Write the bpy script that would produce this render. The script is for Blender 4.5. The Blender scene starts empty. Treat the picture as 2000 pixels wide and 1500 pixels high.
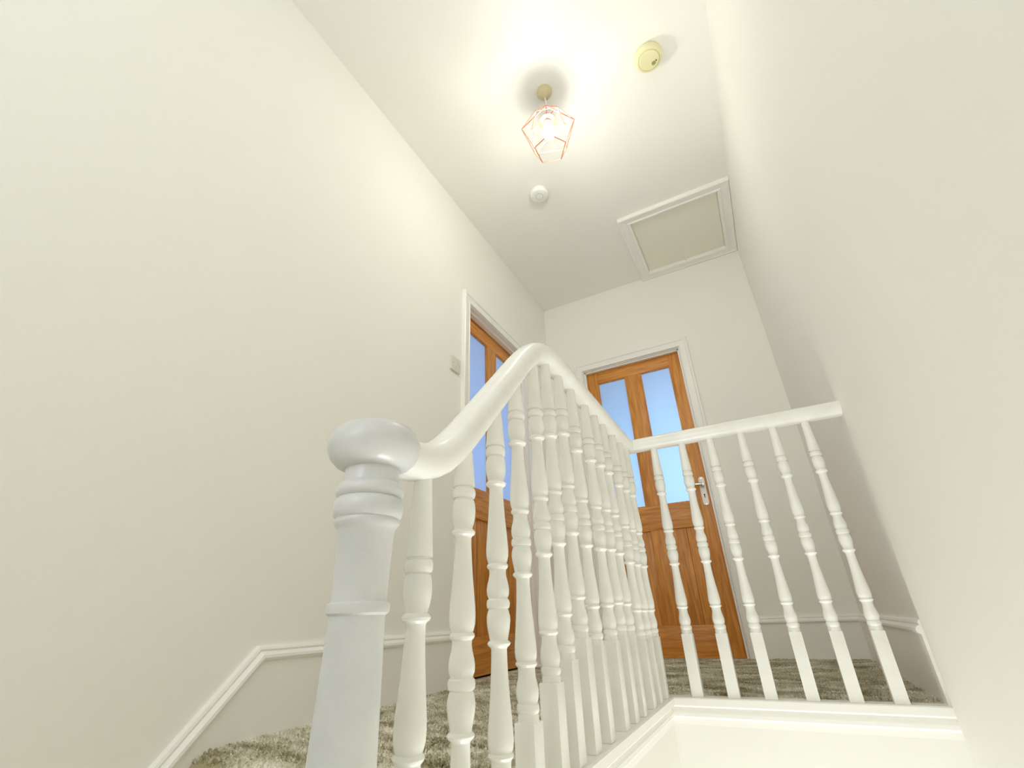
import bpy, bmesh, math, random
import numpy as np
from mathutils import Vector, Matrix
random.seed(4)
PI = math.pi
sc = bpy.context.scene
COL = sc.collection

# ------------------------------------------------------------------ camera, world, light, exposure
cam_d = bpy.data.cameras.new('camera')
cam = bpy.data.objects.new('camera', cam_d); COL.objects.link(cam)
R = ((0.88291496, 0.46828187, -0.03425292), (-0.23887957, 0.38519079, -0.89138354), (-0.40422484, 0.79519818, 0.45195368))
rx, ry, rz_ = (Vector(r) for r in R)
M3 = Matrix((rx, -ry, -rz_)).transposed()
cam.matrix_world = Matrix.Translation((0, 0, 0.2531)) @ M3.to_4x4()
cam_d.sensor_width = 36; cam_d.lens = 896.84 / 2000 * 36
cam_d.clip_start = 0.02; cam_d.clip_end = 60
sc.camera = cam

w = bpy.data.worlds.new('sky'); sc.world = w; w.use_nodes = True
w.node_tree.nodes['Background'].inputs[0].default_value = (0.55, 0.68, 1, 1)
w.node_tree.nodes['Background'].inputs[1].default_value = 1.0

def area(name, loc, target, sx, sy, power, color, spread=None):
    l = bpy.data.lights.new(name, 'AREA'); l.shape = 'RECTANGLE'; l.size = sx; l.size_y = sy
    l.energy = power; l.color = color
    if spread: l.spread = spread
    o = bpy.data.objects.new(name, l); COL.objects.link(o)
    o.location = loc
    o.rotation_euler = (Vector(target) - Vector(loc)).to_track_quat('-Z', 'Y').to_euler()
    return o
# fill light added at the unseen window behind the viewer; daylight in the two rooms behind the frosted doors
area('window_fill', (-0.575, -1.73, 1.62), (-0.575, 0, 1.45), 0.95, 1.35, 11.5, (0.97, 0.955, 0.97))
area('room_daylight_back', (-0.30, 3.95, 1.05), (-0.45, 3.2, 1.25), 0.9, 0.9, 19, (0.33, 0.64, 1.0))
area('room_daylight_left', (-2.1, 2.3, 1.2), (-1.3, 2.3, 1.35), 0.9, 1.1, 10.5, (0.29, 0.5, 1.0))
# soft fill lights added down in the stairwell, for light rising from below
area('hall_fill', (-0.02, 1.05, -2.6), (-0.02, 1.05, 0), 0.55, 1.2, 8, (0.95, 0.97, 1.0), math.radians(100))
area('stairwell_fill', (-0.02, 0.95, -1.25), (-0.02, 0.95, 0), 0.6, 1.1, 1.6, (0.97, 0.96, 1.0))
BULB = 96.0
sc.view_settings.view_transform = 'Standard'; sc.view_settings.look = 'None'
sc.view_settings.gamma = 1; sc.view_settings.use_curve_mapping = False
sc.view_settings.exposure = 0.66
sc.cycles.max_bounces = 12; sc.cycles.diffuse_bounces = 9; sc.cycles.glossy_bounces = 3; sc.cycles.transmission_bounces = 4
sc.cycles.adaptive_threshold = 0.03; sc.cycles.caustics_reflective = False; sc.cycles.caustics_refractive = False

# ------------------------------------------------------------------ measures
XL, XR, YB, ZC = -1.2695, 0.3465, 3.1864, 2.7026
YF = -1.6                 # wall behind the viewer
XA, YR = -0.390, 1.850    # edge of the landing beside / across the stairwell
XB = -0.415               # balusters beside the stairwell
YX = 1.872                # balusters across the stairwell
ZLOW = -2.9
NOSE = 0.80

# ------------------------------------------------------------------ materials
def mat(name, color, rough=0.5, metal=0.0, spec=0.5, coat=0.0):
    m = bpy.data.materials.new(name); m.use_nodes = True
    b = m.node_tree.nodes['Principled BSDF']
    b.inputs['Base Color'].default_value = (*color, 1); b.inputs['Roughness'].default_value = rough
    b.inputs['Metallic'].default_value = metal; b.inputs['Specular IOR Level'].default_value = spec
    b.inputs['Coat Weight'].default_value = coat
    return m
def N(m, t, **kw):
    n = m.node_tree.nodes.new(t)
    for k, v in kw.items(): setattr(n, k, v)
    return n
def L(m, a, b): m.node_tree.links.new(a, b)
def bump(m, scale, strength, dist, detail=3, coord='Object', vscale=(1, 1, 1), prev=None):
    tc = N(m, 'ShaderNodeTexCoord'); mp = N(m, 'ShaderNodeMapping'); mp.inputs['Scale'].default_value = vscale
    L(m, tc.outputs[coord], mp.inputs[0])
    t = N(m, 'ShaderNodeTexNoise'); t.inputs['Scale'].default_value = scale; t.inputs['Detail'].default_value = detail
    L(m, mp.outputs[0], t.inputs['Vector'])
    bp = N(m, 'ShaderNodeBump'); bp.inputs['Strength'].default_value = strength; bp.inputs['Distance'].default_value = dist
    L(m, t.outputs['Fac'], bp.inputs['Height'])
    if prev: L(m, prev.outputs[0], bp.inputs['Normal'])
    L(m, bp.outputs[0], m.node_tree.nodes['Principled BSDF'].inputs['Normal'])
    return bp
def mottle(m, c1, c2, scale, detail=4, lo=.35, hi=.65, vscale=(1, 1, 1), dist=0.0):
    tc = N(m, 'ShaderNodeTexCoord'); mp = N(m, 'ShaderNodeMapping'); mp.inputs['Scale'].default_value = vscale
    L(m, tc.outputs['Object'], mp.inputs[0])
    t = N(m, 'ShaderNodeTexNoise'); t.inputs['Scale'].default_value = scale; t.inputs['Detail'].default_value = detail
    t.inputs['Distortion'].default_value = dist
    L(m, mp.outputs[0], t.inputs['Vector'])
    r = N(m, 'ShaderNodeValToRGB'); r.color_ramp.elements[0].position = lo; r.color_ramp.elements[1].position = hi
    r.color_ramp.elements[0].color = (*c1, 1); r.color_ramp.elements[1].color = (*c2, 1)
    L(m, t.outputs['Fac'], r.inputs[0])
    L(m, r.outputs[0], m.node_tree.nodes['Principled BSDF'].inputs['Base Color'])
    return r

WALL = mat('cream_emulsion', (.84, .83, .755), .75, spec=.3)
mottle(WALL, (.908, .903, .850), (.915, .911, .860), 1.3, 2)
bump(WALL, 90, .12, .0015, 4)
CEIL = mat('ceiling_emulsion', (.908, .905, .855), .8, spec=.25); bump(CEIL, 60, .08, .0015, 4)
TRIM = mat('white_gloss_trim', (.92, .91, .87), .32, spec=.5)
bump(TRIM, 35, .15, .002, 3)
GLOSS = mat('thick_white_gloss_paint', (.87, .86, .80), .27, spec=.5)
mottle(GLOSS, (.87, .86, .81), (.915, .91, .87), 9, 5, .35, .55)
b1 = bump(GLOSS, 28, .35, .0025, 5)
bump(GLOSS, 160, .2, .0008, 3, prev=b1)
HATCH = mat('hatch_paint', (.86, .845, .73), .5); bump(HATCH, 40, .15, .002)

NEWELP = mat('worn_shaded_newel_gloss', (.76, .76, .76), .28)  # worn paint, greyed further to put the newel's shade into its colour
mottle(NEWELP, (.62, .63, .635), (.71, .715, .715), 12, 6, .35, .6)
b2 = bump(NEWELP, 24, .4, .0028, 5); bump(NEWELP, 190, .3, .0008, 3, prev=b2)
def wood(name, axis):
    m = mat(name, (.4, .15, .03), .36, spec=.45)
    s = {'x': (.7, 9, 9), 'y': (9, .7, 9), 'z': (9, 9, .7)}[axis]
    r = mottle(m, (.46, .165, .022), (.80, .37, .085), 5.5, 6, .28, .72, s, 1.2)
    e = r.color_ramp.elements.new(.5); e.color = (.64, .26, .045, 1)
    s2 = {'x': (2, 90, 90), 'y': (90, 2, 90), 'z': (90, 90, 2)}[axis]
    bump(m, 4, .25, .001, 4, vscale=s2)
    return m
OAKZ, OAKX, OAKY = wood('oak_upright_grain', 'z'), wood('oak_cross_grain', 'x'), wood('oak_cross_grain_side', 'y')

def frosted(name, col):
    m = bpy.data.materials.new(name); m.use_nodes = True; nt = m.node_tree; nt.nodes.clear()
    out = N(m, 'ShaderNodeOutputMaterial'); tr = N(m, 'ShaderNodeBsdfTranslucent'); gl = N(m, 'ShaderNodeBsdfGlossy')
    tr.inputs[0].default_value = (*col, 1); gl.inputs['Roughness'].default_value = .24; gl.inputs[0].default_value = (.9, .9, .9, 1)
    df = N(m, 'ShaderNodeBsdfDiffuse'); df.inputs[0].default_value = (.35, .5, .72, 1)
    ms = N(m, 'ShaderNodeMixShader'); ms.inputs[0].default_value = .22
    L(m, tr.outputs[0], ms.inputs[1]); L(m, df.outputs[0], ms.inputs[2])
    fr = N(m, 'ShaderNodeFresnel'); fr.inputs[0].default_value = 1.5
    m2 = N(m, 'ShaderNodeMixShader'); L(m, fr.outputs[0], m2.inputs[0]); L(m, ms.outputs[0], m2.inputs[1]); L(m, gl.outputs[0], m2.inputs[2])
    tc = N(m, 'ShaderNodeTexCoord'); t = N(m, 'ShaderNodeTexVoronoi'); t.inputs['Scale'].default_value = 130
    L(m, tc.outputs['Object'], t.inputs['Vector'])
    bp = N(m, 'ShaderNodeBump'); bp.inputs['Strength'].default_value = .35; bp.inputs['Distance'].default_value = .002
    L(m, t.outputs['Distance'], bp.inputs['Height'])
    for s in (tr, gl, df): L(m, bp.outputs[0], s.inputs['Normal'])
    L(m, m2.outputs[0], out.inputs[0])
    return m
PANE = frosted('frosted_glass', (.92, .95, .98))
CLEAR = bpy.data.materials.new('clear_glass'); CLEAR.use_nodes = True; CLEAR.node_tree.nodes.clear()
_o = N(CLEAR, 'ShaderNodeOutputMaterial'); _t = N(CLEAR, 'ShaderNodeBsdfTransparent'); _g = N(CLEAR, 'ShaderNodeBsdfGlossy')
_g.inputs['Roughness'].default_value = .02; _m = N(CLEAR, 'ShaderNodeMixShader'); _m.inputs[0].default_value = .06
L(CLEAR, _t.outputs[0], _m.inputs[1]); L(CLEAR, _g.outputs[0], _m.inputs[2]); L(CLEAR, _m.outputs[0], _o.inputs[0])

CARPET = mat('grey_green_carpet', (.3, .28, .2), .95, spec=.1)
r_ = mottle(CARPET, (.44, .39, .24), (.96, .93, .82), 7, 6, .33, .66, (1, 2.2, 1), .6)
e_ = r_.color_ramp.elements.new(.5); e_.color = (.74, .70, .55, 1)
bump(CARPET, 220, .8, .006, 3)
CHROME = mat('polished_chrome', (.62, .60, .58), .18, 1.0)
CERAMIC = mat('ivory_plate', (.95, .90, .82), .25)
DARK = mat('dark_recess', (.02, .018, .015), .7)
ALARM_Y = mat('yellowed_plastic', (.80, .76, .46), .45); bump(ALARM_Y, 60, .05, .001)
ALARM_W = mat('white_plastic', (.84, .85, .83), .4); bump(ALARM_W, 60, .05, .001)
GREEN = mat('green_grey_grille', (.33, .34, .13), .6)
RED = mat('red_indicator', (.30, .08, .02), .4)
SWITCHM = mat('switch_plastic', (.74, .73, .64), .35)
ROSE = mat('aged_cream_plastic', (.62, .55, .33), .5)
COPPER = mat('rose_gold_wire', (.93, .40, .28), .22, .9)
bulbm = bpy.data.materials.new('lit_bulb'); bulbm.use_nodes = True
_b = bulbm.node_tree.nodes['Principled BSDF']; _b.inputs['Base Color'].default_value = (.9, .9, .9, 1)
_b.inputs['Emission Color'].default_value = (1.0, 0.975, 0.86, 1); _b.inputs['Emission Strength'].default_value = BULB

# ------------------------------------------------------------------ helpers
def wloc(o):
    v = Vector((0, 0, 0))
    while o is not None: v = v + o.location; o = o.parent
    return v
def obj(name, bm, m, parent=None, origin=None, smooth=None):
    """link a bmesh given in world coordinates as one mesh object"""
    bmesh.ops.recalc_face_normals(bm, faces=bm.faces[:])
    base = wloc(parent) if parent else Vector((0, 0, 0))
    org = Vector(origin) if origin is not None else base
    bmesh.ops.translate(bm, verts=bm.verts[:], vec=-org)
    me = bpy.data.meshes.new(name); bm.to_mesh(me); bm.free()
    me.materials.append(m)
    o = bpy.data.objects.new(name, me); COL.objects.link(o)
    if parent: o.parent = parent
    o.location = org - base
    if smooth is not None:
        for p in me.polygons: p.use_smooth = True
        me.set_sharp_from_angle(angle=math.radians(smooth))
    return o
def empty(name, loc):
    o = bpy.data.objects.new(name, None); COL.objects.link(o); o.location = loc; o.empty_display_size = .1; return o
def tag(o, label=None, cat=None, group=None, kind=None):
    if label: o['label'] = label
    if cat: o['category'] = cat
    if group: o['group'] = group
    if kind: o['kind'] = kind
    return o
def box(bm, x0, x1, y0, y1, z0, z1, bevel=0.0, seg=2):
    v = [bm.verts.new((x, y, z)) for x in (x0, x1) for y in (y0, y1) for z in (z0, z1)]
    fs = [bm.faces.new([v[i] for i in f]) for f in ((0, 1, 3, 2), (4, 6, 7, 5), (0, 4, 5, 1), (2, 3, 7, 6), (0, 2, 6, 4), (1, 5, 7, 3))]
    if bevel:
        es = set(e for f in fs for e in f.edges)
        bmesh.ops.bevel(bm, geom=list(es), offset=bevel, segments=seg, affect='EDGES', profile=.6)
    return bm
def B(*a, **k): return box(bmesh.new(), *a, **k)
def lathe(bm, prof, cx, cy, n=28, cap=True):
    """prof: list of (r, z) from top to bottom about a vertical axis"""
    rings = []
    for r, z in prof:
        if r < 1e-5: rings.append([bm.verts.new((cx, cy, z))])
        else: rings.append([bm.verts.new((cx + r * math.cos(2 * PI * i / n), cy + r * math.sin(2 * PI * i / n), z)) for i in range(n)])
    for a, b in zip(rings, rings[1:]):
        if len(a) == 1 and len(b) == 1: continue
        for i in range(n):
            j = (i + 1) % n
            if len(a) == 1: bm.faces.new((a[0], b[i], b[j]))
            elif len(b) == 1: bm.faces.new((a[i], a[j], b[0]))
            else: bm.faces.new((a[i], a[j], b[j], b[i]))
    if cap:
        for r in (rings[0], rings[-1]):
            if len(r) > 1: bm.faces.new(r)
    return bm
def tube(bm, p0, p1, r, n=8):
    p0, p1 = Vector(p0), Vector(p1); d = (p1 - p0).normalized()
    u = d.orthogonal().normalized(); v = d.cross(u)
    A = [[bm.verts.new(p + r * (math.cos(2 * PI * i / n) * u + math.sin(2 * PI * i / n) * v)) for i in range(n)] for p in (p0, p1)]
    for i in range(n): bm.faces.new((A[0][i], A[0][(i + 1) % n], A[1][(i + 1) % n], A[1][i]))
    bm.faces.new(A[0]); bm.faces.new(A[1])
    return bm
def sweep(bm, path, prof, up, closed=False, ends=True):
    """sweep profile (a, b) along path; a goes sideways (tangent x up), b perpendicular to the path in the plane of up; mitred"""
    path = [Vector(p) for p in path]; up = Vector(up); n = len(path); rings = []
    for i, p in enumerate(path):
        t0 = (p - path[i - 1]).normalized() if (i > 0 or closed) else None
        t1 = (path[(i + 1) % n] - p).normalized() if (i < n - 1 or closed) else None
        if t0 is None: t0 = t1
        if t1 is None: t1 = t0
        t = (t0 + t1).normalized(); c = max(.3, t.dot(t1))
        s = t0.cross(up); s = s.normalized()
        u = s.cross(t0).normalized()
        ring = []
        for a, b in prof:
            q = p + s * a + u * b          # on incoming segment, slide along t0 to the mitre plane
            k = (p - q).dot(t) / t0.dot(t)
            ring.append(bm.verts.new(q + t0 * k))
        rings.append(ring)
    m = len(prof)
    rng = range(n) if closed else range(n - 1)
    for i in rng:
        A, Bq = rings[i], rings[(i + 1) % n]
        for j in range(m): bm.faces.new((A[j], A[(j + 1) % m], Bq[(j + 1) % m], Bq[j]))
    if ends and not closed:
        bm.faces.new(rings[0]); bm.faces.new(rings[-1])
    return bm

# ------------------------------------------------------------------ room shell
T = .14
D1Y0, D1Y1, D1H = 1.952, 2.712, 1.985      # left doorway in the left wall
D2X0, D2X1, D2H = -0.968, -0.226, 1.992    # doorway in the back wall
bm = bmesh.new()
box(bm, XL - T, XL, YF - T, D1Y0, ZLOW, ZC); box(bm, XL - T, XL, D1Y1, YB + T, ZLOW, ZC); box(bm, XL - T, XL, D1Y0, D1Y1, D1H, ZC)
box(bm, XL - T, XL, D1Y0, D1Y1, ZLOW, -.2)
tag(obj('wall_left', bm, WALL), kind='structure')
bm = bmesh.new()
box(bm, XL, D2X0, YB, YB + T, -.2, ZC); box(bm, D2X1, XR, YB, YB + T, -.2, ZC); box(bm, D2X0, D2X1, YB, YB + T, D2H, ZC)
tag(obj('wall_back', bm, WALL), kind='structure')
# right wall, with the plaster built out a little below the rail where the stairwell wall meets the landing
bm = B(XR, XR + T, YF - T, YB + T, ZLOW, ZC)
ys = [YR + .004, YR - .02, YR - .12, YR - .5, YR - 1.1]; pr = [.0, 1.0, .9, .5, 0.0]
zs = [.86, .70, .5, .3, .1, -.1, -.6, -1.4, ZLOW]; pz = [0, .004, .009, .012, .014, .015, .015, .015, .015]
g = [[bm.verts.new((XR + .0006 - (pz[k] + .0006) * pr[i], ys[i], zs[k])) for i in range(5)] for k in range(9)]
for k in range(8):
    for i in range(4): bm.faces.new((g[k][i], g[k][i + 1], g[k + 1][i + 1], g[k + 1][i]))
tag(obj('wall_right', bm, WALL, smooth=25), kind='structure')
# wall behind the viewer, with an unseen stair window sized for the fill light
WX0, WX1, WZ0, WZ1 = -1.05, -.10, .92, 2.34
bm = bmesh.new()
box(bm, XL, WX0, YF - T, YF, ZLOW, ZC); box(bm, WX1, XR, YF - T, YF, ZLOW, ZC)
box(bm, WX0, WX1, YF - T, YF, ZLOW, WZ0); box(bm, WX0, WX1, YF - T, YF, WZ1, ZC)
tag(obj('wall_front', bm, WALL), kind='structure')
tag(obj('ceiling', B(XL - T, XR + T, YF - T, YB + T, ZC, ZC + .1), CEIL), kind='structure')
win = tag(empty('window_1', ((WX0 + WX1) / 2, YF - .07, WZ0)), kind='structure')
bm = bmesh.new(); f = .05
box(bm, WX0, WX0 + f, YF - .1, YF - .04, WZ0, WZ1); box(bm, WX1 - f, WX1, YF - .1, YF - .04, WZ0, WZ1)
box(bm, WX0 + f, WX1 - f, YF - .1, YF - .04, WZ0, WZ0 + f); box(bm, WX0 + f, WX1 - f, YF - .1, YF - .04, WZ1 - f, WZ1)
box(bm, WX0 + f, WX1 - f, YF - .09, YF - .05, 1.60, 1.65)
obj('window_frame', bm, TRIM, win)
obj('pane', B(WX0 + f, WX1 - f, YF - .073, YF - .069, WZ0 + f, 1.60), CLEAR, win)
obj('pane', B(WX0 + f, WX1 - f, YF - .073, YF - .069, 1.65, WZ1 - f), CLEAR, win)
obj('window_sill', B(WX0 - .03, WX1 + .03, YF - .03, YF + .03, WZ0 - .025, WZ0, bevel=.004), TRIM, win)

# landing slab with carpet; rounded nosing at the head of the stairs
def slab(bm, x0, x1, y0, y1, z0, z1): return box(bm, x0, x1, y0, y1, z0, z1)
bm = bmesh.new()
# profile in (y, z) of the carpeted edge, extruded in x
rn = .045
pf = [(YB, -.2), (YB, 0), (NOSE + rn, 0)] + [(NOSE + rn - rn * math.sin(a), -rn + rn * math.cos(a)) for a in [PI / 2 * k / 8 for k in range(1, 9)]] + [(NOSE, -.07), (NOSE + .03, -.2)]
x0, x1 = XL, XA - .045
A = [bm.verts.new((x0, y, z)) for y, z in pf]; Bv = [bm.verts.new((x1, y, z)) for y, z in pf]
for i in range(len(pf)): bm.faces.new((A[i], A[(i + 1) % len(pf)], Bv[(i + 1) % len(pf)], Bv[i]))
bm.faces.new(A); bm.faces.new(Bv)
box(bm, x1, XR, YR + .045, YB, -.2, 0)
box(bm, D2X0, D2X1, YB, YB + .14, -.2, 0); box(bm, XL - .14, XL, D1Y0, D1Y1, -.2, 0)
fl = obj('floor', bm, CARPET, smooth=30); tag(fl, kind='structure')
# carpet pile: short tufts standing on the landing
def pile():
    rng = np.random.default_rng(7)
    regs = [(XL + .02, XA - .05, NOSE + .01, YB - .02, 62000), (XA - .05, XR - .02, YR + .05, YB - .02, 40000)]
    V = []; 
    for xa, xb, ya, yb, n in regs:
        x = rng.uniform(xa, xb, n); y = rng.uniform(ya, yb, n)
        h = rng.uniform(.004, .009, n); a = rng.uniform(0, 2 * PI, n); wd = rng.uniform(.0016, .0028, n)
        z = np.where(y < NOSE + rn, -rn + np.sqrt(np.maximum(0, rn ** 2 - (NOSE + rn - y) ** 2)), 0) - .001
        dx, dy = np.cos(a) * wd, np.sin(a) * wd; lx, ly = rng.normal(0, .003, n), rng.normal(-.001, .003, n)
        P = np.stack([np.stack([x - dx, y - dy, z], 1), np.stack([x + dx, y + dy, z], 1), np.stack([x + lx + dx * .8, y + ly + dy * .8, z + h], 1), np.stack([x + lx - dx * .8, y + ly - dy * .8, z + h], 1)], 1)
        V.append(P.reshape(-1, 3))
    V = np.concatenate(V); nq = len(V) // 4
    me = bpy.data.meshes.new('carpet_pile'); me.vertices.add(len(V)); me.vertices.foreach_set('co', V.ravel())
    me.loops.add(nq * 4); me.loops.foreach_set('vertex_index', np.arange(nq * 4)); me.polygons.add(nq)
    me.polygons.foreach_set('loop_start', np.arange(nq) * 4); me.update(calc_edges=True); me.validate()
    me.materials.append(CARPET)
    o = bpy.data.objects.new('carpet_pile', me); COL.objects.link(o); o.parent = fl; o['kind'] = 'stuff'
pile()

# stairwell faces under the landing edge
tag(obj('wall_stairwell_back', B(XB, XR, YR + .012, YR + .10, ZLOW, -.06), WALL), kind='structure')
# side face: full height below the level run, stepped down along the flight
bm = bmesh.new()
pp = [(YR + .012, -.06), (.955, -.06), (.42, -.595), (-.62, -1.6), (-.62, ZLOW), (YR + .012, ZLOW)]
for xx in (XB - .03, XA - .012):
    vs = [bm.verts.new((xx, y, z)) for y, z in pp]
    bm.faces.new(vs)
    if xx > XB: 
        for i in range(len(pp)): bm.faces.new((prev[i], prev[(i + 1) % len(pp)], vs[(i + 1) % len(pp)], vs[i]))
    prev = vs
tag(obj('wall_stairwell_left', bm, WALL), kind='structure')
# nosing mouldings: board on which the balusters stand, with a bead below
def nosing_prof(wd):   # a outwards (0 = board face), b up
    return [(-wd, 0), (0.0, 0), (.004, -.003), (.004, -.022), (0, -.026), (-.009, -.028), (-.009, -.036), (-.003, -.042), (-.003, -.052), (-.010, -.058), (-.012, -.075), (-wd, -.075)]
bm = sweep(bmesh.new(), [(XA, .425, -.50), (XA, .935, 0), (XA, YR, 0), (XR, YR, 0)], [(a, b) for a, b in nosing_prof(.046)], (0, 0, 1))
tag(obj('trim_3', bm, TRIM, smooth=30), kind='structure')

# flight of stairs going down on the left, half landing, and the lower flight
st = tag(empty('staircase', (XL, NOSE, 0)), 'carpeted stairs going down between the left wall and the balustrade', kind='structure')
rise, go = .19, .2
def step_mesh(x0, x1, yn, dirn, z, depth):
    ya, yb = (yn, yn + dirn * depth); ya, yb = min(ya, yb), max(ya, yb)
    return B(x0, x1, ya, yb, z - rise, z, bevel=.018, seg=3)
for k in range(1, 7):
    obj('step', step_mesh(XL, XB - .03, NOSE + .035 - go * (k - 1), -1, -rise * k, go + .035), CARPET, st, smooth=30)
HLZ = -rise * 7
tag(obj('floor_half_landing', B(XL, XR, YF, NOSE + .035 - go * 6, HLZ - .2, HLZ), CARPET), kind='structure')
bm = B(XB + .03, XR, NOSE + .035 - go * 6, .2, HLZ - .2, HLZ)
tag(obj('floor_half_landing_front', bm, CARPET), kind='structure')
tag(obj('floor_lower', B(XL, XR, YF, YR + .05, ZLOW - .1, ZLOW), CARPET), kind='structure')

# ------------------------------------------------------------------ skirting boards
SK = .207
# a = out of the wall, b = below the top line
def sk_prof(s, low=.222):
    p = [(0, 0), (.006, 0), (.012, -.003), (.015, -.009), (.013, -.014), (.018, -.017), (.024, -.022), (.025, -.029), (.022, -.035), (.016, -.038), (.016, -low), (0, -low)]
    return [(s * a, b) for a, b in p]
# left wall (travelling towards +y, right-hand side = +x = out of the wall)
slope = 1.05
bm = sweep(bmesh.new(), [(XL, -.45, SK - (.93 + .45) * slope), (XL, .93, SK), (XL, 1.893, SK)], sk_prof(1, .24), (0, 0, 1))
bb = tag(obj('baseboard_left', bm, TRIM, smooth=30), kind='structure')
bm = sweep(bmesh.new(), [(XL, 2.772, SK), (XL, YB, SK), (-1.04, YB, SK)], sk_prof(1), (0, 0, 1))
tag(obj('baseboard_corner', bm, TRIM, smooth=30), kind='structure')
bm = sweep(bmesh.new(), [(-.158, YB, SK), (XR, YB, SK), (XR, YX - .012, SK)], sk_prof(1), (0, 0, 1))
tag(obj('baseboard_back', bm, TRIM, smooth=30), kind='structure')

# ------------------------------------------------------------------ door casings
# profile: a = outwards from the opening across the face, b = out of the wall; swept round the opening
ARCH = [(0, 0), (0, .012), (.003, .015), (.008, .015), (.011, .012), (.044, .013), (.047, .018), (.054, .022), (.061, .022), (.066, .017), (.068, .008), (.068, 0)]
def casing(name, P, side, nrm, y0, y1, zt, depth, stop0, stop1):
    """P(u, v, z): u across the opening, v into the wall"""
    bm = bmesh.new()
    pts = [(y0 - .004, -.0), (y0 - .004, zt + .004), (y1 + .004, zt + .004), (y1 + .004, 0)]
    rings = []
    for i, (u, z) in enumerate(pts):
        ring = []
        for a, b in ARCH:
            du = -a if i < 2 else a
            dz = a if i in (1, 2) else 0
            ring.append(bm.verts.new(P(u + du, -b, z + dz)))
        rings.append(ring)
    for i in range(3):
        for j in range(len(ARCH)):
            k = (j + 1) % len(ARCH)
            bm.faces.new((rings[i][j], rings[i][k], rings[i + 1][k], rings[i + 1][j]))
    bm.faces.new(rings[0]); bm.faces.new(rings[-1])
    def pb(u0, u1, v0, v1, z0, z1):
        c = [P(u, v, z) for u in (u0, u1) for v in (v0, v1) for z in (z0, z1)]
        box(bm, min(q[0] for q in c), max(q[0] for q in c), min(q[1] for q in c), max(q[1] for q in c), z0, z1)
    e = .012
    # lining boards and door stops
    pb(y0 - .001, y0 + .003, 0, depth, 0, zt); pb(y1 - .003, y1 + .001, 0, depth, 0, zt); pb(y0, y1, 0, depth, zt - .003, zt + .001)
    pb(y0, y0 + e, stop0, stop1, 0, zt); pb(y1 - e, y1, stop0, stop1, 0, zt); pb(y0, y1, stop0, stop1, zt - e, zt)
    return tag(obj(name, bm, TRIM, smooth=30), kind='structure')
P1 = lambda u, v, z: (XL - v, u, z)
P2 = lambda u, v, z: (u, YB + v, z)
casing('trim_1', P1, 1, 1, D1Y0, D1Y1, D1H, T, .024, .056)
casing('trim_2', P2, 1, 1, D2X0, D2X1, D2H, T, .014, .038)

# ------------------------------------------------------------------ doors
def door(name, P, flip, y0, y1, v0, z0, z1, mz, mx, label):
    """two tall frosted panes over two timber panels; P(u, v, z) as above, mx = cross-grain material"""
    root = tag(empty(name, P((y0 + y1) / 2, v0 + .02, 0)), label, kind='structure')
    v1 = v0 + .038
    def pb(nm, u0, u1, va, vb, za, zb, m, bevel=.002, par=None):
        c = [P(u, v, z) for u in (u0, u1) for v in (va, vb) for z in (za, zb)]
        bm = B(min(q[0] for q in c), max(q[0] for q in c), min(q[1] for q in c), max(q[1] for q in c), za, zb, bevel=bevel, seg=2)
        return obj(nm, bm, m, par or root, smooth=30)
    s, mw = .090, .116
    c = (y0 + y1) / 2
    ztop, zp1, zp0, zr0, zb = z1, z1 - .104, .886, .728, .172
    zb_ = zb
    pb('stile', y0, y0 + s, v0, v1, z0, z1, mz); pb('stile', y1 - s, y1, v0, v1, z0, z1, mz)
    pb('top_rail', y0 + s, y1 - s, v0 + .0005, v1, zp1, z1, mx); pb('lock_rail', y0 + s, y1 - s, v0 + .0005, v1, zr0, zp0, mx)
    pb('bottom_rail', y0 + s, y1 - s, v0 + .0005, v1, z0, zb_, mx)
    pb('mullion', c - mw / 2, c + mw / 2, v0 + .0008, v1, zp0, zp1, mz); pb('mullion', c - mw / 2, c + mw / 2, v0 + .0008, v1, zb_, zr0, mz)
    for ua, ub in ((y0 + s, c - mw / 2), (c + mw / 2, y1 - s)):
        g = pb('pane', ua - .004, ub + .004, v0 + .016, v0 + .020, zp0 - .004, zp1 + .004, PANE, 0)
        # glazing beads round the pane
        bm = bmesh.new()
        def pbx(u0, u1, za, zb2):
            cc = [P(u, v, z) for u in (u0, u1) for v in (v0 + .006, v0 + .016) for z in (za, zb2)]
            box(bm, min(q[0] for q in cc), max(q[0] for q in cc), min(q[1] for q in cc), max(q[1] for q in cc), za, zb2)
        t = .007
        pbx(ua, ua + t, zp0, zp1); pbx(ub - t, ub, zp0, zp1); pbx(ua + t, ub - t, zp0, zp0 + t); pbx(ua + t, ub - t, zp1 - t, zp1)
        obj('glazing_bead', bm, mz, root)
        # lower panel: two boards with a groove between, set back
        um = (ua + ub) / 2
        pb('panel', ua - .003, um - .0018, v0 + .012, v0 + .026, zb_ - .003, zr0 + .003, mz, .003)
        pb('panel', um + .0018, ub + .003, v0 + .012, v0 + .026, zb_ - .003, zr0 + .003, mz, .003)
        pb('panel_backing', ua - .003, ub + .003, v0 + .020, v0 + .030, zb_ - .003, zr0 + .003, mz, 0)
    return root, v0
door_2, _ = door('door_2', P2, 1, -.966, -.228, .042, .002, 1.989, OAKZ, OAKX, 'oak door facing the viewer with two frosted blue panes and lever handle')
door_1, _ = door('door_1', P1, 1, 1.954, 2.710, .060, .010, 1.983, OAKZ, OAKY, 'oak door in the left wall with two frosted blue panes')

obj('gap_light_stop', B(XL - .115, XL - .085, 1.955, 2.709, 0, .03), DARK, door_1)  # dark strip added at each door foot, painting gap shade and stopping leaks
obj('gap_light_stop', B(-.965, -.229, YB + .07, YB + .10, 0, .03), DARK, door_2)
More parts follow.
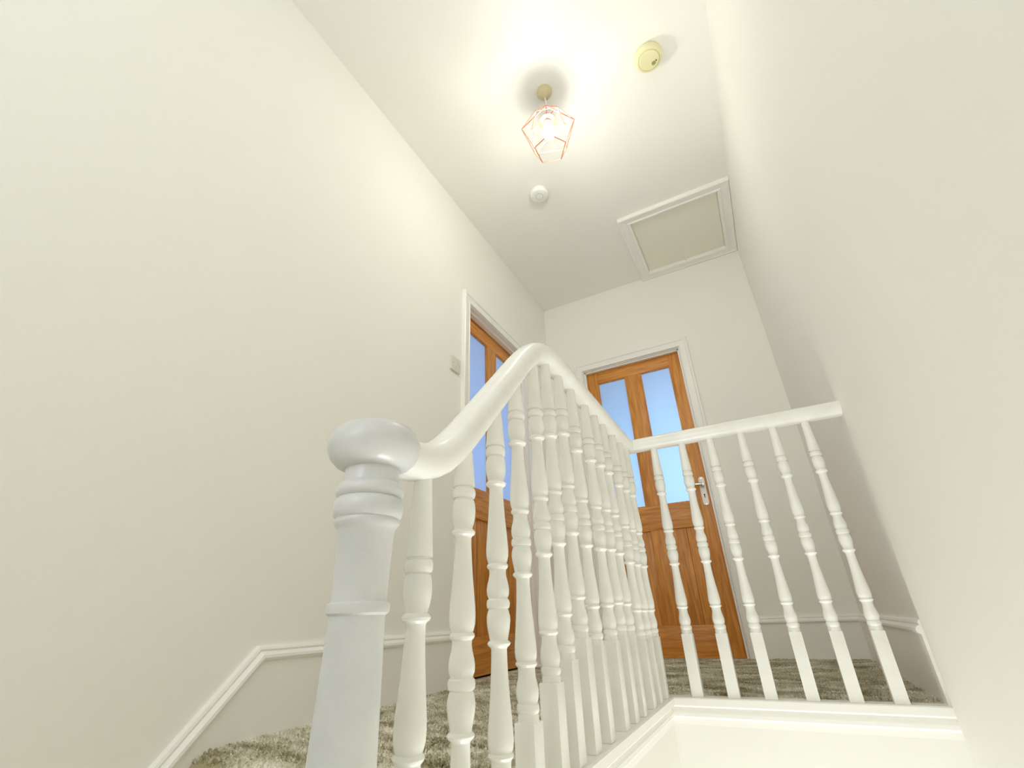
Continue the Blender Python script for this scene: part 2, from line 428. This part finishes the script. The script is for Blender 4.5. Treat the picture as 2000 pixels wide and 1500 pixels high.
# lever handle on the back door
hy = YB + .042; hx = -.272
bm = bmesh.new()
n = 14; pts = []
hw, hz0, hz1 = .0195, .846, 1.034
for k in range(n + 1):
    a = PI * k / n; pts.append((hx + hw * math.cos(a), hz1 - hw + hw * math.sin(a)))
for k in range(n + 1):
    a = PI + PI * k / n; pts.append((hx + hw * math.cos(a), hz0 + hw + hw * math.sin(a)))
A = [bm.verts.new((x, hy, z)) for x, z in pts]; Bv = [bm.verts.new((x, hy - .005, z)) for x, z in pts]
Cv = [bm.verts.new((hx + (x - hx) * .86, hy - .009, (hz0 + hz1) / 2 + (z - (hz0 + hz1) / 2) * .975)) for x, z in pts]
for P_, Q in ((A, Bv), (Bv, Cv)):
    for i in range(len(pts)): bm.faces.new((P_[i], P_[(i + 1) % len(pts)], Q[(i + 1) % len(pts)], Q[i]))
bm.faces.new(A); bm.faces.new(Cv)
hp = obj('handle_plate', bm, CERAMIC, door_2, smooth=30); hp['label'] = 'ivory backplate with rounded ends'
bm = bmesh.new()
tube(bm, (hx, hy - .008, .975), (hx, hy - .045, .975), .0105, 14)
lp = [(hx + .006, hy - .046, .975), (hx - .02, hy - .050, .977), (hx - .05, hy - .050, .978), (hx - .082, hy - .047, .974), (hx - .098, hy - .043, .970)]
rr = [.0115, .010, .0085, .0085, .0095]
prof_n = 12; rings = []
for (x, y, z), r in zip(lp, rr):
    rings.append([bm.verts.new((x, y + r * .8 * math.cos(2 * PI * i / prof_n), z + r * math.sin(2 * PI * i / prof_n))) for i in range(prof_n)])
for a, b in zip(rings, rings[1:]):
    for i in range(prof_n): bm.faces.new((a[i], a[(i + 1) % prof_n], b[(i + 1) % prof_n], b[i]))
bm.faces.new(rings[0]); bm.faces.new(rings[-1])
lv = obj('lever', bm, CHROME, hp, smooth=40); lv['label'] = 'polished metal lever'
bm = bmesh.new(); box(bm, hx - .0022, hx + .0022, hy - .0100, hy - .0085, .895, .912)
vs = [bm.verts.new((hx + .0048 * math.cos(2 * PI * i / 12), hy - .0101, .915 + .0048 * math.sin(2 * PI * i / 12))) for i in range(12)]; bm.faces.new(vs)
obj('keyhole', bm, DARK, hp)
for z in (.856, 1.022):
    bm = bmesh.new(); tube(bm, (hx, hy - .008, z), (hx, hy - .0105, z), .0032, 10); obj('screw', bm, CHROME, hp)

# ------------------------------------------------------------------ balustrade
bal = tag(empty('balustrade', (XB, .42, -.6)), 'white gloss turned wooden balustrade with round handrail around the open stairwell', 'balustrade')
# rail centreline beside the stairwell: y -> z
rail_pts = [(.440, .4525), (.475, .4530), (.505, .4560), (.530, .4630), (.555, .4760), (.580, .4950), (.610, .5230), (.663, .5790), (.72, .6400), (.795, .7200),
            (.845, .7740), (.880, .8090), (.910, .8360), (.940, .8580), (.975, .8760), (1.015, .8870), (1.07, .8910), (1.15, .8910), (1.30, .8850), (1.50, .8790), (1.70, .8740), (YX, .8720)]
def rail_z(y):
    for (a, za), (b, zb) in zip(rail_pts, rail_pts[1:]):
        if a <= y <= b: return za + (zb - za) * (y - a) / (b - a)
    return .872
rp = []
nn = 28
for i in range(nn):
    a = 2 * PI * i / nn; ca, sa = math.cos(a), math.sin(a)
    x = .0305 * abs(ca) ** .85 * (1 if ca > 0 else -1); z = .0275 * abs(sa) ** .9 * (1 if sa > 0 else -1)
    if sa < -.8: z = max(z, -.0255)
    rp.append((x, z))
path = [(XB, y, z) for y, z in rail_pts] + [(XR + .004, YX, .872)]
bm = sweep(bmesh.new(), path, rp, (0, 0, 1))
# the bun over the newel is the swollen start of the rail
hr = obj('handrail', bm, GLOSS, bal, smooth=50)
bm = bmesh.new(); NX, NY = XB, .4200
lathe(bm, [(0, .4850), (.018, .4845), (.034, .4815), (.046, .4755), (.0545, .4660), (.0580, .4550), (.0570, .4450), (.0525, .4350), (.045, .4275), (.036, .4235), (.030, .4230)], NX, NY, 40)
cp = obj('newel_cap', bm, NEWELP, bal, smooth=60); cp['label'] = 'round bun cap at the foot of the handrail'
# newel post
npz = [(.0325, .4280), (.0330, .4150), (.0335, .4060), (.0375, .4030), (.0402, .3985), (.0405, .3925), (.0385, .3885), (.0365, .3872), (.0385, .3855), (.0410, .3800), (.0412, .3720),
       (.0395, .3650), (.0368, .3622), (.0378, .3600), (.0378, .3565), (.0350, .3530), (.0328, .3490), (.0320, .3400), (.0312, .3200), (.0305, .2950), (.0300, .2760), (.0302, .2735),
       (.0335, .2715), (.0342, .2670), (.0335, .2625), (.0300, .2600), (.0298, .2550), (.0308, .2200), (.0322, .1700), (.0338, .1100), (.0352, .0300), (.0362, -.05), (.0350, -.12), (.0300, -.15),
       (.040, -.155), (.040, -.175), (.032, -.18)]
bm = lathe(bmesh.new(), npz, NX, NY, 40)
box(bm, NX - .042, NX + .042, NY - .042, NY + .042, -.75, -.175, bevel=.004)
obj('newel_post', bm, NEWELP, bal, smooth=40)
# balusters; profile heights as on the run across the stairwell, shifted by off for each one
def bal_mesh(ztop, off, zbot):
    P = [(.0122, ztop), (.0128, .80 + off if ztop > .80 + off else ztop - .004)]
    P = [(.0120, ztop)]
    for k in range(1, 6):
        z = ztop + (.744 + off - ztop) * k / 6
        P.append((.0120 + .0055 * k / 6, z))
    rel = [(.0178, .742), (.0182, .738), (.0178, .7355), (.0152, .7345), (.0150, .7325), (.0176, .7315), (.0192, .7265), (.0190, .7205), (.0172, .7165), (.0148, .7155), (.0148, .7140),
           (.0166, .713), (.0185, .705), (.0190, .696), (.0184, .686), (.0165, .677), (.0148, .671), (.0143, .6685), (.0172, .6665), (.0190, .6635), (.0178, .6600), (.0140, .6575), (.0126, .655),
           (.0127, .645), (.0135, .625), (.0152, .600), (.0172, .577), (.0188, .558), (.0193, .547), (.0188, .536), (.0165, .5275), (.0156, .5255), (.0178, .5235), (.0184, .521), (.0172, .5180), (.0145, .5155),
           (.0140, .510), (.0152, .502), (.0176, .493), (.0188, .485), (.0184, .477), (.0160, .4715), (.0160, .4705), (.0184, .4685), (.0195, .4630), (.0186, .4575), (.0160, .4550),
           (.0172, .452), (.0191, .445), (.0194, .438), (.0182, .428), (.0160, .418), (.0148, .4115), (.0146, .4100), (.0172, .4085), (.0188, .4060), (.0176, .4030), (.0140, .4005), (.0126, .398),
           (.0127, .385), (.0136, .360), (.0154, .333), (.0176, .308), (.0191, .290), (.0194, .280), (.0185, .2710), (.0168, .2675), (.0166, .2665), (.0186, .2650), (.0192, .2625), (.0178, .2600), (.0152, .2575),
           (.0145, .252), (.0152, .244), (.0175, .234), (.0192, .225), (.0190, .216), (.0166, .2075), (.0164, .2060), (.0184, .2045), (.0192, .1995), (.0184, .1945), (.0168, .1925), (.0172, .1905), (.0178, .188), (.0178, .180)]
    P += [(r, z + off) for r, z in rel if z + off < ztop - .003]
    bm = lathe(bmesh.new(), P, 0, 0, 24)
    box(bm, -.018, .018, -.018, .018, zbot, .181 + off, bevel=.0018, seg=2)
    return bm
YRUN = [(.522, -.407), (.628, -.290), (.735, -.190), (.830, -.083), (.933, -.039), (1.017, -.009), (1.110, .025), (1.208, .006), (1.330, .009), (1.424, .016), (1.512, .013), (1.630, -.005), (1.720, -.006), (1.815, -.0055)]
XRUN = [-.312, -.202, -.096, .015, .124, .230]
rj = random.Random(3)
for y, off in YRUN:
    zb = 0 if y > .93 else (y - .935) * .98 - .0
    zb = min(zb, 0)
    bm = bal_mesh(rail_z(y) - .016, off, zb - (0.02 if zb < 0 else 0))
    bmesh.ops.rotate(bm, verts=bm.verts[:], cent=(0, 0, 0), matrix=Matrix.Rotation(math.radians(rj.uniform(-1.5, 1.5)), 3, 'Z'))
    bmesh.ops.translate(bm, verts=bm.verts[:], vec=(XB, y, 0))
    obj('baluster', bm, GLOSS, bal, smooth=35, origin=(XB, y, 0))
first = None
for x in XRUN:
    if first is None:
        bm = bal_mesh(.856, 0, 0); bmesh.ops.translate(bm, verts=bm.verts[:], vec=(x, YX, 0))
        first = obj('baluster', bm, GLOSS, bal, smooth=35, origin=(x, YX, 0))
    else:
        o = first.copy(); COL.objects.link(o); o.location = Vector((x, YX, 0)) - bal.location

# ------------------------------------------------------------------ pendant light
PX_, PY_ = -.458, 1.404
pen = tag(empty('pendant_light', (PX_, PY_, ZC)), 'geometric copper wire cage pendant with a lit bulb hanging from the ceiling', 'pendant light')
bm = lathe(bmesh.new(), [(.040, ZC), (.0405, ZC - .010), (.038, ZC - .016), (.034, ZC - .019), (.0335, ZC - .024), (.028, ZC - .034), (.016, ZC - .040), (.008, ZC - .046), (.004, ZC - .050)], PX_, PY_, 32)
obj('ceiling_rose', bm, ROSE, pen, smooth=40)
ZT, ZM, ZBt, ZR_ = 2.478, 2.372, 2.245, 2.448
bm = bmesh.new()
seg = 6
for k in range(seg):
    def cp_(t): return (PX_ + .004 * math.sin(PI * t), PY_, ZC - .045 - (ZC - .045 - ZT - .02) * t)
    tube(bm, cp_(k / seg), cp_((k + 1) / seg), .0028, 8)
obj('flex', bm, SWITCHM, pen, smooth=40)
bm = lathe(bmesh.new(), [(.006, ZT + .035), (.012, ZT + .030), (.016, ZT + .012), (.023, ZT + .006), (.030, ZT - .002), (.0440, ZT - .020), (.0450, ZT - .026), (.0430, ZT - .027), (.020, ZT - .026), (.019, ZT - .036)], PX_, PY_, 24)
hd = obj('lamp_holder', bm, COPPER, pen, smooth=40); hd['label'] = 'copper bulb holder'
def ringp(r, z, n, o): return [Vector((PX_ + r * math.cos(o + 2 * PI * i / n), PY_ + r * math.sin(o + 2 * PI * i / n), z)) for i in range(n)]
n6 = 5; o0 = math.radians(-72)
rt, rm, rb = ringp(.088, ZR_, n6, o0 + PI / n6), ringp(.134, ZM, n6, o0), ringp(.078, ZBt, n6, o0)
bm = bmesh.new(); wr = .0023
for i in range(n6):
    j = (i + 1) % n6
    tube(bm, rt[i], rt[j], wr); tube(bm, rm[i], rm[j], wr); tube(bm, rb[i], rb[j], wr)
    tube(bm, rt[i], rm[i], wr); tube(bm, rt[i], rm[j], wr); tube(bm, rb[i], rm[i], wr)
    if i in (0, 2, 3): tube(bm, rt[i], (PX_ + .021 * math.cos(o0 + PI / n6 + 2 * PI * i / n6), PY_ + .021 * math.sin(o0 + PI / n6 + 2 * PI * i / n6), ZT), wr)
    for q in (rt[i], rm[i], rb[i]):
        bmesh.ops.create_icosphere(bm, subdivisions=1, radius=wr * 1.5, matrix=Matrix.Translation(q))
lathe(bm, [(.0225, ZT + .002), (.0225, ZT - .003), (.0205, ZT - .003), (.0205, ZT + .002)], PX_, PY_, 20, cap=False)
cg = obj('cage', bm, COPPER, pen, smooth=40); cg['label'] = 'faceted copper wire cage shade'
zb0 = ZT - .034
bm = lathe(bmesh.new(), [(.013, zb0), (.0135, zb0 - .010), (.018, zb0 - .024), (.025, zb0 - .042), (.0310, zb0 - .062), (.0315, zb0 - .074), (.0285, zb0 - .088), (.022, zb0 - .099), (.011, zb0 - .106), (0, zb0 - .107)], PX_, PY_, 20)
bl = obj('bulb', bm, bulbm, pen, smooth=60); bl['label'] = 'glowing white bulb'

# ------------------------------------------------------------------ smoke alarms on the ceiling
def alarm(x, y, r, h, m, label):
    root = tag(empty('smoke_alarm', (x, y, ZC)), label, 'smoke alarm', 'alarms on the ceiling')
    return root
a1x, a1y = .062, 1.492
a1 = alarm(a1x, a1y, .06, .045, ALARM_Y, 'yellowed round smoke alarm with a grille, nearest the right wall')
bm = lathe(bmesh.new(), [(.058, ZC), (.058, ZC - .008), (.0565, ZC - .010), (.066, ZC - .012), (.067, ZC - .022), (.062, ZC - .036), (.0555, ZC - .042), (.0510, ZC - .0425), (.0505, ZC - .0395), (.0490, ZC - .0395), (.0485, ZC - .0435), (.046, ZC - .0465), (.03, ZC - .048), (0, ZC - .0485)], a1x, a1y, 48)
ab1 = obj('alarm_body', bm, ALARM_Y, a1, smooth=40)
bm = bmesh.new()
for k in range(9):
    s = -.0085 + .0021 * k; w_ = math.sqrt(max(0, .0098 ** 2 - s * s))
    if w_ > .002: box(bm, a1x + .017 + s - .0007, a1x + .017 + s + .0007, a1y + .020 - w_, a1y + .020 + w_, ZC - .0500, ZC - .0465)
obj('sounder_grille', bm, GREEN, ab1)
bm = bmesh.new(); tube(bm, (a1x + .031, a1y + .012, ZC - .047), (a1x + .031, a1y + .012, ZC - .0502), .0034, 12)
ii = obj('indicator', bm, RED, ab1); ii['label'] = 'small red indicator lens'
a2x, a2y = -.752, 1.972
a2 = alarm(a2x, a2y, .06, .035, ALARM_W, 'small white round smoke alarm beyond the pendant light')
bm = lathe(bmesh.new(), [(.052, ZC), (.0530, ZC - .006), (.0510, ZC - .007), (.0570, ZC - .008), (.0585, ZC - .018), (.0570, ZC - .032), (.0530, ZC - .0375), (.046, ZC - .0395), (.0, ZC - .0405)], a2x, a2y, 48)
ab2 = obj('alarm_body', bm, ALARM_W, a2, smooth=40)
bm = bmesh.new(); lathe(bm, [(.0245, ZC - .0390), (.0245, ZC - .0412), (.0225, ZC - .0412), (.0225, ZC - .0390)], a2x, a2y, 36, cap=False)
RINGM = mat('grey_ring', (.42, .42, .38), .5); obj('button_groove', bm, RINGM, ab2, smooth=30)
bm = lathe(bmesh.new(), [(.0224, ZC - .0395), (.0224, ZC - .0416), (.020, ZC - .0422), (0, ZC - .0424)], a2x, a2y, 36)
obj('test_button', bm, ALARM_W, ab2, smooth=30)

# ------------------------------------------------------------------ loft hatch
hx0, hx1, hy0, hy1 = -.377, XR - .001, 2.452, YB - .001
fz, fw = .030, .078
ht = tag(empty('loft_hatch', ((hx0 + hx1) / 2, (hy0 + hy1) / 2, ZC)), 'cream painted loft hatch with moulded frame in the ceiling corner', 'loft hatch')
# each frame side is its own mitred piece; profile a inwards, b downwards
HP = [(0, 0), (0, .026), (.004, .030), (.012, .030), (.016, .026), (.052, .023), (.056, .028), (.064, .029), (.072, .024), (.076, .012), (.078, 0)]
cs = [(hx0, hy0), (hx1, hy0), (hx1, hy1), (hx0, hy1)]; inn = [(1, 1), (-1, 1), (-1, -1), (1, -1)]
for i in range(4):
    j = (i + 1) % 4; bm = bmesh.new()
    A = [bm.verts.new((cs[i][0] + inn[i][0] * a, cs[i][1] + inn[i][1] * a, ZC - b)) for a, b in HP]
    Bv = [bm.verts.new((cs[j][0] + inn[j][0] * a, cs[j][1] + inn[j][1] * a, ZC - b)) for a, b in HP]
    for k in range(len(HP)): bm.faces.new((A[k], A[(k + 1) % len(HP)], Bv[(k + 1) % len(HP)], Bv[k]))
    bm.faces.new(A); bm.faces.new(Bv)
    obj('frame_side', bm, TRIM, ht, smooth=25)
pan = obj('hatch_panel', B(hx0 + .080, hx1 - .080, hy0 + .080, hy1 - .080, ZC - .006, ZC - .0005, bevel=.001), HATCH, ht)
bm = bmesh.new(); tube(bm, (-.02, hy1 - .095, ZC - .002), (-.02, hy1 - .095, ZC - .016), .004, 10); tube(bm, (-.02, hy1 - .097, ZC - .014), (-.02, hy1 - .075, ZC - .020), .0035, 8)
obj('catch', bm, HATCH, pan)

# ------------------------------------------------------------------ light switch
sy, sz = 1.811, 1.492; hs = .043
sw = tag(empty('light_switch', (XL, sy, sz)), 'square cream light switch on the left wall beside the door', 'light switch')
sp_ = obj('switch_plate', B(XL, XL + .012, sy - hs, sy + hs, sz - hs, sz + hs, bevel=.0025), SWITCHM, sw, smooth=30)
bm = B(-.004, .004, -.006, .006, -.011, .011, bevel=.001)
bmesh.ops.rotate(bm, verts=bm.verts[:], cent=(0, 0, 0), matrix=Matrix.Rotation(math.radians(12), 3, 'Y'))
bmesh.ops.translate(bm, verts=bm.verts[:], vec=(XL + .0135, sy, sz))
obj('rocker', bm, SWITCHM, sp_)
for d in (-.030, .030):
    bm = bmesh.new(); tube(bm, (XL + .011, sy + d, sz), (XL + .0128, sy + d, sz), .003, 10); obj('screw', bm, RINGM, sp_)

# ------------------------------------------------------------------ what each piece of the setting looks like
for nm, lb in {
 'wall_left': 'cream painted long wall on the left with a doorway', 'wall_right': 'cream painted wall on the right of the stairwell',
 'wall_back': 'cream painted end wall with the facing oak door', 'wall_front': 'cream painted wall behind the viewer with a window',
 'ceiling': 'pale cream ceiling over landing and stairwell', 'floor': 'landing floor with mottled grey green carpet',
 'window_1': 'unseen white framed stair window behind the viewer, sized for fill light', 'wall_stairwell_back': 'white face below the landing edge across the stairwell',
 'wall_stairwell_left': 'white side face below the balusters beside the stairwell', 'trim_1': 'white moulded casing round the left doorway',
 'trim_2': 'white moulded casing round the facing doorway', 'trim_3': 'white moulded landing edge under the balusters',
 'baseboard_left': 'white skirting on the left wall sloping down with the stairs', 'baseboard_corner': 'white skirting in the corner between the two doors',
 'baseboard_back': 'white skirting right of the facing door turning along the right wall', 'floor_half_landing': 'carpeted half landing at the foot of the left flight',
 'floor_half_landing_front': 'carpeted half landing under the viewer', 'floor_lower': 'carpeted hall floor at the bottom of the stairwell'}.items():
    if nm in bpy.data.objects: bpy.data.objects[nm]['label'] = lb
